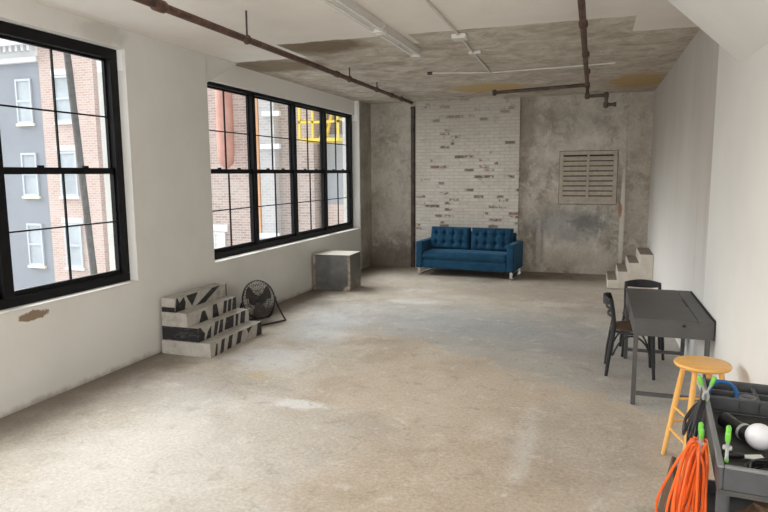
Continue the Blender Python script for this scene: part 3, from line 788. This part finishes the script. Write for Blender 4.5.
for sx in (-1,1):
    for sy in (-1,1):
        px,py = sx*(CW/2-.022),sy*(CL/2-.03)
        MB().lathe([(.022,.226),(.024,TF-.021)],14,(px,py,0)).build('post', M_PLASTIC, root, smooth=True)
        cs = MB(); cs.box(px-.016,px+.016,py-.012,py+.012,.10,.199); c_ = cs.build('caster', M_PLASTIC_D, root, bevel=.004)
        MB().lathe([(.03,-.014),(.05,-.013),(.05,.013),(.03,.014)],20,(px,py,.051),'x').build('wheel', M_CABLE, c_, smooth=True)

# blue hose coil standing in the far compartment
m = MB()
for q,(dr,dy) in enumerate(((0,0),(.004,.011),(-.004,.021))):
    m.tube([(.062*math.cos(2*PI*i/36)*(1+dr), dy, .062*math.sin(2*PI*i/36)*(1+dr)) for i in range(36)], .0075, 8, True)
o = m.build('blue_hose_coil', M_BLUE, smooth=True, loc=cw_(x0+.086,YO+.05,TF+.012+.071), rot=(math.radians(-8),0,CA)); tag(o, 'small coil of blue hose in the cart compartment', 'hose')

# green tipped spring clamps
def make_clamp(label, loc, rot, mat_body=M_GREY):
    root = thing('spring_clamp', label, 'clamp', loc, 0, 'green tipped spring clamps on the cart'); root.rotation_euler = rot
    for s in (-1,1):
        # arms cross at the pivot (origin); handles up, jaws down
        p = [(s*.004,0,-.050),(s*.012,0,-.028),(s*.007,0,0),(s*.020,0,.032),(s*.030,0,.058)]
        MB().tube(smoothpath(p,4), .0062, 8).build('arm', mat_body, root, smooth=True)
        MB().tube([(s*.020,0,.032),(s*.026,0,.048),(s*.034,0,.070),(s*.036,0,.076)],[.0085,.0105,.010,.005],10).build('handle_grip', M_GREEN, root, smooth=True)['label'] = 'lime green grip'
        MB().box(s*.004-.006,s*.004+.006,-.008,.008,-.058,-.042).build('jaw_pad', M_GREEN, root, bevel=.003)
    MB().lathe([(.006,-.016),(.010,-.012),(.010,.012),(.006,.016)],12,(0,0,0),'y').build('pivot', M_GREY, root, smooth=True)
    return root
LX = x0-.004
K1 = make_clamp('green tipped clamp gripping the black cables on the cart rim', cw_(LX,.155,CZ+.062), (0,0,math.radians(8)))
K2 = copy_tree(K1); K2['label'] = 'green tipped clamp on the rim just above the orange cord'
K2.location = cw_(x0-.052,-.345,CZ+.004); K2.rotation_euler = (0,0,math.radians(84))
K3 = copy_tree(K1); K3['label'] = 'green tipped clamp upright on the rim beside the black cable coil'
K3.location = cw_(x0+.030,-.475,CZ+.055); K3.rotation_euler = (0,0,math.radians(78))

# black cable bundle over the rim
def hank(n, top, drop, spread, out, r, seed, yspread):
    rnd = random.Random(seed); pts = []
    for i in range(n):
        f = (i/(n-1)-.5) if n > 1 else 0
        sx = spread*(f+rnd.uniform(-.2,.2)); dz = drop*(1+rnd.uniform(-.18,.12)); ox = rnd.uniform(.3,1)*out
        a = Vector(top)+Vector((rnd.uniform(-.008,.008), f*yspread*.5+rnd.uniform(-.012,.012), rnd.uniform(-.004,.006)))
        w = rnd.uniform(.025,.075)
        pts += [a, a+Vector((-ox*.5, sx*.4-w*.7, -dz*.35)), a+Vector((-ox*.9, sx*.9-w, -dz*.78)), a+Vector((-ox, sx, -dz)), a+Vector((-ox*.9, sx*.9+w, -dz*.75)), a+Vector((-ox*.45, sx*.4+w*.7, -dz*.33))]
    pts.append(Vector(top))
    return smoothpath(pts,7)
m = MB(); m.tube(hank(9,(-.016,.155,.0),.20,.12,.075,.0055,3,.12), .0055, 6)
o = m.build('black_cable_hank', M_CABLE, smooth=True, loc=cw_(x0,0,CZ+.016), rot=(0,0,CA)); tag(o, 'hank of thin black cables hanging over the cart rim', 'cable')
rnd = random.Random(5); pts = []
NL = 15
for i in range(NL):
    f = i/(NL-1)
    tx = -.026-.055*rnd.random(); ty = -.345+rnd.uniform(-.035,.035); tz = rnd.uniform(-.035,-.005)
    bx = tx-.005-.085*rnd.random()**1.2; by = ty+rnd.uniform(-.03,.10); bz = -.40-.14*rnd.random()
    w1 = rnd.uniform(.012,.05); w2 = rnd.uniform(.010,.04); dy = rnd.uniform(-.03,.03)
    lo = lambda t,dx,ddy,dz=0: Vector((min(tx+(bx-tx)*t+dx,-.022), ty+(by-ty)*t+ddy, tz+(bz-tz)*t+dz))
    pts += [lo(0,-.004,0,.010), lo(.10,-w1*.7,dy*.4), lo(.38,-w1*1.1,dy), lo(.72,-w1*1.3,dy), lo(.97,-w1*.6,dy*.5), lo(1.02,w2*.3,-dy*.4), lo(.84,w2*1.2,-dy), lo(.5,w2*1.1,-dy), lo(.16,w2*.8,-dy*.6)]
pts.append(pts[0]+Vector((-.01,0,.004)))
m = MB(); m.tube(smoothpath(pts,7), .0056, 7)
o = m.build('extension_cord', M_ORANGE, smooth=True, loc=cw_(x0,0,CZ+.018), rot=(0,0,CA)); tag(o, 'bundle of orange extension cord hanging off the cart side', 'cord')

# lamp with a white globe lying in the tray
root = thing('globe_lamp', 'black handled lamp with a round white globe lying in the tray', 'lamp', cw_(.030,-.150,TF+.062), CA)
LM = Matrix.Rotation(math.radians(28),4,'Z')
m = MB(); m.M = LM
m.lathe([(.028,.075),(.036,.08),(.038,.12),(.033,.17),(.030,.24),(.036,.25),(.036,.285),(.02,.29)],22,(0,0,-.022),'y'); m.build('handle', M_CABLE, root, smooth=True)
m = MB(); m.M = LM
pr = [(.030,.085)]+[(.056*math.sin(a),.045-.056*math.cos(a)) for a in [PI*(.80-.8*i/12) for i in range(13)]]
pr = [(max(r,.0008),h) for r,h in pr]
m.lathe(pr,28,(0,0,0),'y'); m.build('globe', M_GLOBE, root, smooth=True)['label'] = 'frosted white globe'
m = MB(); m.M = LM; m.lathe([(.0385,.135),(.0385,.150)],22,(0,0,-.022),'y'); m.build('band', M_GREY, root, smooth=True)

# black cable coil in the tray
m = MB(); pts = []
for i in range(150):
    a = 2*PI*i/30; q = i/150
    pts.append(((.100+.012*math.sin(i*.37))*math.cos(a), (.100+.012*math.cos(i*.23))*math.sin(a), .008+.036*q+.003*math.sin(i*.9)))
m.tube(pts,.0068,7); o = m.build('black_cable_coil', M_CABLE, smooth=True, loc=cw_(.035,-.385,TF+.001), rot=(0,0,CA)); tag(o, 'coil of black cable lying at the near end of the tray', 'cable')

# black hand tool; the pale blade is its white highlight built as a part
root = thing('hand_scraper', 'black handled scraper lying mid tray, its highlight built as a pale blade', 'tool', cw_(-.062,-.240,TF+.002), CA+math.radians(-78))
MB().lathe([(.010,-.09),(.016,-.08),(.015,-.02),(.009,0)],12,(0,0,.017),'y').build('handle', M_CABLE, root, smooth=True)
m = MB(); m.prism([(-.012,0),(.012,0),(.03,.075),(-.03,.075)], .013, .017, 'z'); m.build('blade', M_WHITE, root)['label'] = 'white highlight built as a flat blade'
m = MB(); m.prism([(-.012,-.075),(.012,-.075),(.016,.0),(.012,.075),(-.012,.075)], .0, .022, 'z'); o = m.build('white_adapter', M_WHITE, loc=cw_(.10,-.30,TF+.055), rot=(0,math.radians(8),CA+.5), bevel=.004); tag(o, 'white plastic adapter resting on the black cable coil', 'adapter')

# weathered board leaning on the cart
m = MB(); m.bar((-.10,0,.012),(0,0,.575),.30,.022,(1,0,.15)); o = m.build('leaning_board', M_BOARD, loc=cw_(x0-.125,-.02,0), rot=(0,0,CA), bevel=.003)
tag(o, 'weathered brown board leaning on the cart behind the orange cord', 'board')
# brown sack on the lower shelf
m = MB()
for i in range(11):
    pass
m.lathe([(.02,.0),(.11,.005),(.135,.06),(.13,.15),(.14,.24),(.12,.32),(.07,.37),(.045,.40),(.06,.43),(.02,.435)],26)
for v in m.bm.verts:
    a = math.atan2(v.co.y,v.co.x); kf = 1+.06*math.sin(5*a+v.co.z*20)+.04*math.sin(11*a-v.co.z*31); v.co.x *= kf; v.co.y *= kf*1.25
o = m.build('burlap_sack', M_BURLAP, smooth=True, loc=cw_(.02,-.34,.226), rot=(0,0,CA)); tag(o, 'brown fibrous sack on the lower shelf of the cart', 'sack')

# ------------------------------------------------------------------ outside the windows
GZ = -7.0
m = MB().box(-60,XL-WT-.02,-20,60,GZ-.3,GZ); tag(m.build('ground', M_STREET), 'pale street far below the windows', None, None, S)
def ext_window(root, x, y, z, w, h, sill, blind, frame=None):
    f = MB(); a,b = y-.06,y-.001
    f.box(x,x+w,a,b,z,z+.08); f.box(x,x+w,a,b,z+h-.08,z+h); f.box(x,x+.07,a,b,z+.0801,z+h-.0801); f.box(x+w-.07,x+w,a,b,z+.0801,z+h-.0801); f.box(x+.0701,x+w-.0701,a,b,z+h*.48,z+h*.53)
    fr = f.build('window', frame or M_EXT_WHITE, root)
    MB().box(x+.07,x+w-.07,y-.02,y-.004,z+.08,z+h-.08).build('pane', blind, fr)
    MB().box(x-.06,x+w+.06,y-.09,y-.001,z-.10,z-.002).build('sill', sill, fr)
YA = 18.
ra = thing('grey_painted_building', 'building with a grey painted front and white cornice outside the near window', 'building', (0,0,0))
MB().box(-34,-19.28,YA,YA+9,GZ,6.059).build('wall', M_EXT_GREY, ra)
m = MB().box(-34,-19.28,YA-.03,YA+9,6.06,6.70); m.build('parapet', M_EXT_WHITE, ra)
m = MB().box(-34,-19.28,YA-.40,YA-.031,6.64,6.80); m.box(-34,-19.28,YA-.12,YA-.031,6.07,6.25)
for i in range(50): m.box(-19.5-i*.28,-19.38-i*.28,YA-.28,YA-.031,6.44,6.639)
m.build('cornice', M_EXT_WHITE, ra)
rb = thing('brick_building', 'pale red brick building beside the grey one outside the near window', 'building', (0,0,0))
MB().box(-19.278,-16.85,YA-.02,YA+9,GZ,7.0).build('wall', M_EXT_BRICK, rb)
m = MB().box(-19.278,-16.85,YA-.35,YA-.021,6.95,7.3); m.box(-19.278,-16.85,YA-.02,YA+9,7.0,7.3)
for i in range(6): m.box(-19.2+i*.42,-19.02+i*.42,YA-.28,YA-.021,6.62,6.95)
m.build('cornice', M_EXT_WHITE, rb)
for z in (3.90,1.22,-1.42,-4.1):
    for x in (-20.45,-22.6,-24.7):
        ext_window(ra, x, YA, z, .74, 1.60, M_EXT_CREAM, M_EXT_PANE, M_EXT_FRAME)
    ext_window(rb, -18.62, YA-.02, z, .80, 1.62, M_EXT_WHITE, M_EXT_PANE, M_EXT_FRAME)
    MB().box(-18.72,-17.72,YA-.06,YA-.021,z+1.64,z+1.84).build('lintel', M_EXT_WHITE, rb)
rc = thing('white_building', 'white painted building just past the brick one', 'building', (0,0,0))
MB().box(-16.849,-13.6,YA+.6,YA+9,GZ,7.6).build('wall', M_EXT_WHITE, rc)
m = MB()
for i in range(30): m.box(-16.849,-13.6,YA+.57,YA+.601,GZ+.4+i*.48,GZ+.425+i*.48)
m.build('siding_line', M_EXT_SLATE, rc)
m = MB().tube([(-10.20,11,GZ),(-11.06,11,6.0)], .075, 12); o = m.build('utility_pole', M_POLE, smooth=True); tag(o, 'dark leaning utility pole in front of the brick building', 'pole')

rd = thing('tan_brick_building', 'tan brick building filling the view through the wide window', 'building', (0,0,0))
MB().box(-13.4,-8.42,YA,YA+8,GZ,14).build('wall', M_EXT_BRICK2, rd)
for x,z,w in ((-10.16,3.76,.62),(-10.26,2.75,.70),(-10.37,-.08,.70)): MB().box(x+.17,x+w+.17,YA-.42,YA-.301,z,z+.16).build('ledge', M_EXT_WHITE, rd)
ext_window(rd, -12.2, YA, -.66, .47, .70, M_EXT_WHITE, M_EXT_BLIND); MB().box(-12.3,-11.62,YA-.06,YA-.001,.06,.30).build('lintel', M_EXT_WHITE, rd)
m = MB().box(-10.16,-9.62,YA-.30,YA-.001,-1.2,6.5); m.build('bay_panel', M_EXT_BAY, rd)
o = MB().lathe([(.05,2.15),(.22,2.3),(.27,2.6),(.27,9)],22,(-11.27,YA-.5,0)).build('red_duct', M_EXT_RED, smooth=True); tag(o, 'tall red round duct on the tan brick front', 'duct')
o = MB().box(-10.39,-10.18,YA-.32,YA-.012,.0,7).build('orange_duct', M_EXT_ORANGE, bevel=.02); tag(o, 'narrow orange duct on the tan brick front', 'duct')
re = thing('slate_building', 'slate and red building block past the tan bricks', 'building', (0,0,0))
MB().box(-8.2,-7.45,YA+.3,YA+8,1.0,3.2).build('wall', M_EXT_SLATE, re); MB().box(-8.2,-7.45,YA+.3,YA+8,GZ,.999).build('lower_wall', M_EXT_BRICK, re)
MB().box(-8.418,-7.45,YA+1.2,YA+8,3.201,12).build('upper_wall', M_EXT_BRICK2, re)
MB().box(-7.449,-3.4,YA+.2,YA+8,GZ,12).build('white_wall', M_EXT_WHITE, re)
# yellow fire escape
fe = thing('fire_escape', 'yellow steel fire escape balcony seen through the wide window', 'fire escape', (-7.62,YA-.9,2.90))
m = MB().box(-.65,.62,-.42,.85,0,.09); m.build('platform', M_YELLOW, fe)
m = MB()
for x in (-.62,-.2,.2,.59): m.bar((x,-.40,.09),(x,-.40,1.55),.06,.06)
for z in (.55,1.05,1.5): m.bar((-.65,-.40,z),(.62,-.40,z),.06,.06)
for x in (-.62,.59):
    m.bar((x,-.40,1.22),(x,.85,1.22),.06,.06); m.bar((x,-.40,.62),(x,.85,.62),.06,.06)
m.build('railing', M_YELLOW, fe)
m = MB(); m.bar((.0,-.32,.09),(.45,-.32,1.9),.08,.06); m.bar((.0,.1,.09),(.45,.1,1.9),.08,.06)
for i in range(6): m.bar((.04+.07*i,-.32,.25+.28*i),(.04+.07*i,.1,.25+.28*i),.05,.03)
m.build('ladder', M_YELLOW, fe)

# ------------------------------------------------------------------ light
w = bpy.data.worlds.new('overcast_sky'); SC.world = w; w.use_nodes = True
t = w.node_tree; bg = t.nodes['Background']
tc = t.nodes.new('ShaderNodeTexCoord'); sp = t.nodes.new('ShaderNodeSeparateXYZ'); rp = t.nodes.new('ShaderNodeValToRGB')
t.links.new(tc.outputs['Generated'], sp.inputs[0]); t.links.new(sp.outputs[2], rp.inputs[0]); t.links.new(rp.outputs[0], bg.inputs[0])
rp.color_ramp.elements[0].position = .0; rp.color_ramp.elements[0].color = (.92,.93,.94,1)
rp.color_ramp.elements[1].position = .7; rp.color_ramp.elements[1].color = (.86,.93,1,1)
bg.inputs[1].default_value = 1.45
def sun(name, e, ang, direction, col):
    l = bpy.data.lights.new(name,'SUN'); l.energy = e; l.angle = math.radians(ang); l.color = col
    o = bpy.data.objects.new(name,l); COL.objects.link(o)
    o.rotation_euler = Vector(direction).to_track_quat('-Z','Y').to_euler(); return o
sun('soft_sky_sun', 11., 70, (.80,-.10,-.62), (1,.985,.96))
def area(name, loc, tgt, sx, sy, e, col):
    l = bpy.data.lights.new(name,'AREA'); l.shape = 'RECTANGLE'; l.size = sx; l.size_y = sy; l.energy = e; l.color = col
    o = bpy.data.objects.new(name,l); COL.objects.link(o); o.location = loc
    o.rotation_euler = (Vector(tgt)-Vector(loc)).to_track_quat('-Z','Y').to_euler(); return o
area('rear_fill_light', (-1.8,-2.2,2.2), (-1.9,6,1.3), 4.6, 2.2, 165, (1,.975,.94))  # added soft fill behind the camera to brighten the interior

# ------------------------------------------------------------------ camera
f_px,pan,tl,roll = 620.4,-.327078,-.131656,-.0071
wv = Vector((math.sin(pan)*math.cos(tl), math.cos(pan)*math.cos(tl), math.sin(tl)))
rv = Vector((math.cos(pan),-math.sin(pan),0)); uv = rv.cross(wv)
cr_,sr_ = math.cos(roll),math.sin(roll)
r_ = rv*cr_+uv*sr_; u_ = -rv*sr_+uv*cr_
cam = bpy.data.cameras.new('camera'); co = bpy.data.objects.new('camera',cam); COL.objects.link(co)
cam.sensor_fit = 'HORIZONTAL'; cam.sensor_width = 36; cam.lens = f_px/768*36; cam.clip_end = 300; cam.clip_start = .05
MX = Matrix((( r_.x,u_.x,-wv.x,0),(r_.y,u_.y,-wv.y,0),(r_.z,u_.z,-wv.z,1.95),(0,0,0,1)))
co.matrix_world = MX
SC.camera = co

SC.view_settings.view_transform = 'Standard'; SC.view_settings.look = 'None'
SC.view_settings.exposure = .10; SC.view_settings.gamma = 1
try:
    SC.cycles.use_denoising = True; SC.cycles.denoiser = 'OPENIMAGEDENOISE'; SC.cycles.max_bounces = 8; SC.cycles.diffuse_bounces = 5
    SC.cycles.transparent_max_bounces = 12; SC.cycles.sample_clamp_indirect = 6; SC.cycles.caustics_reflective = False; SC.cycles.caustics_refractive = False
except Exception: pass
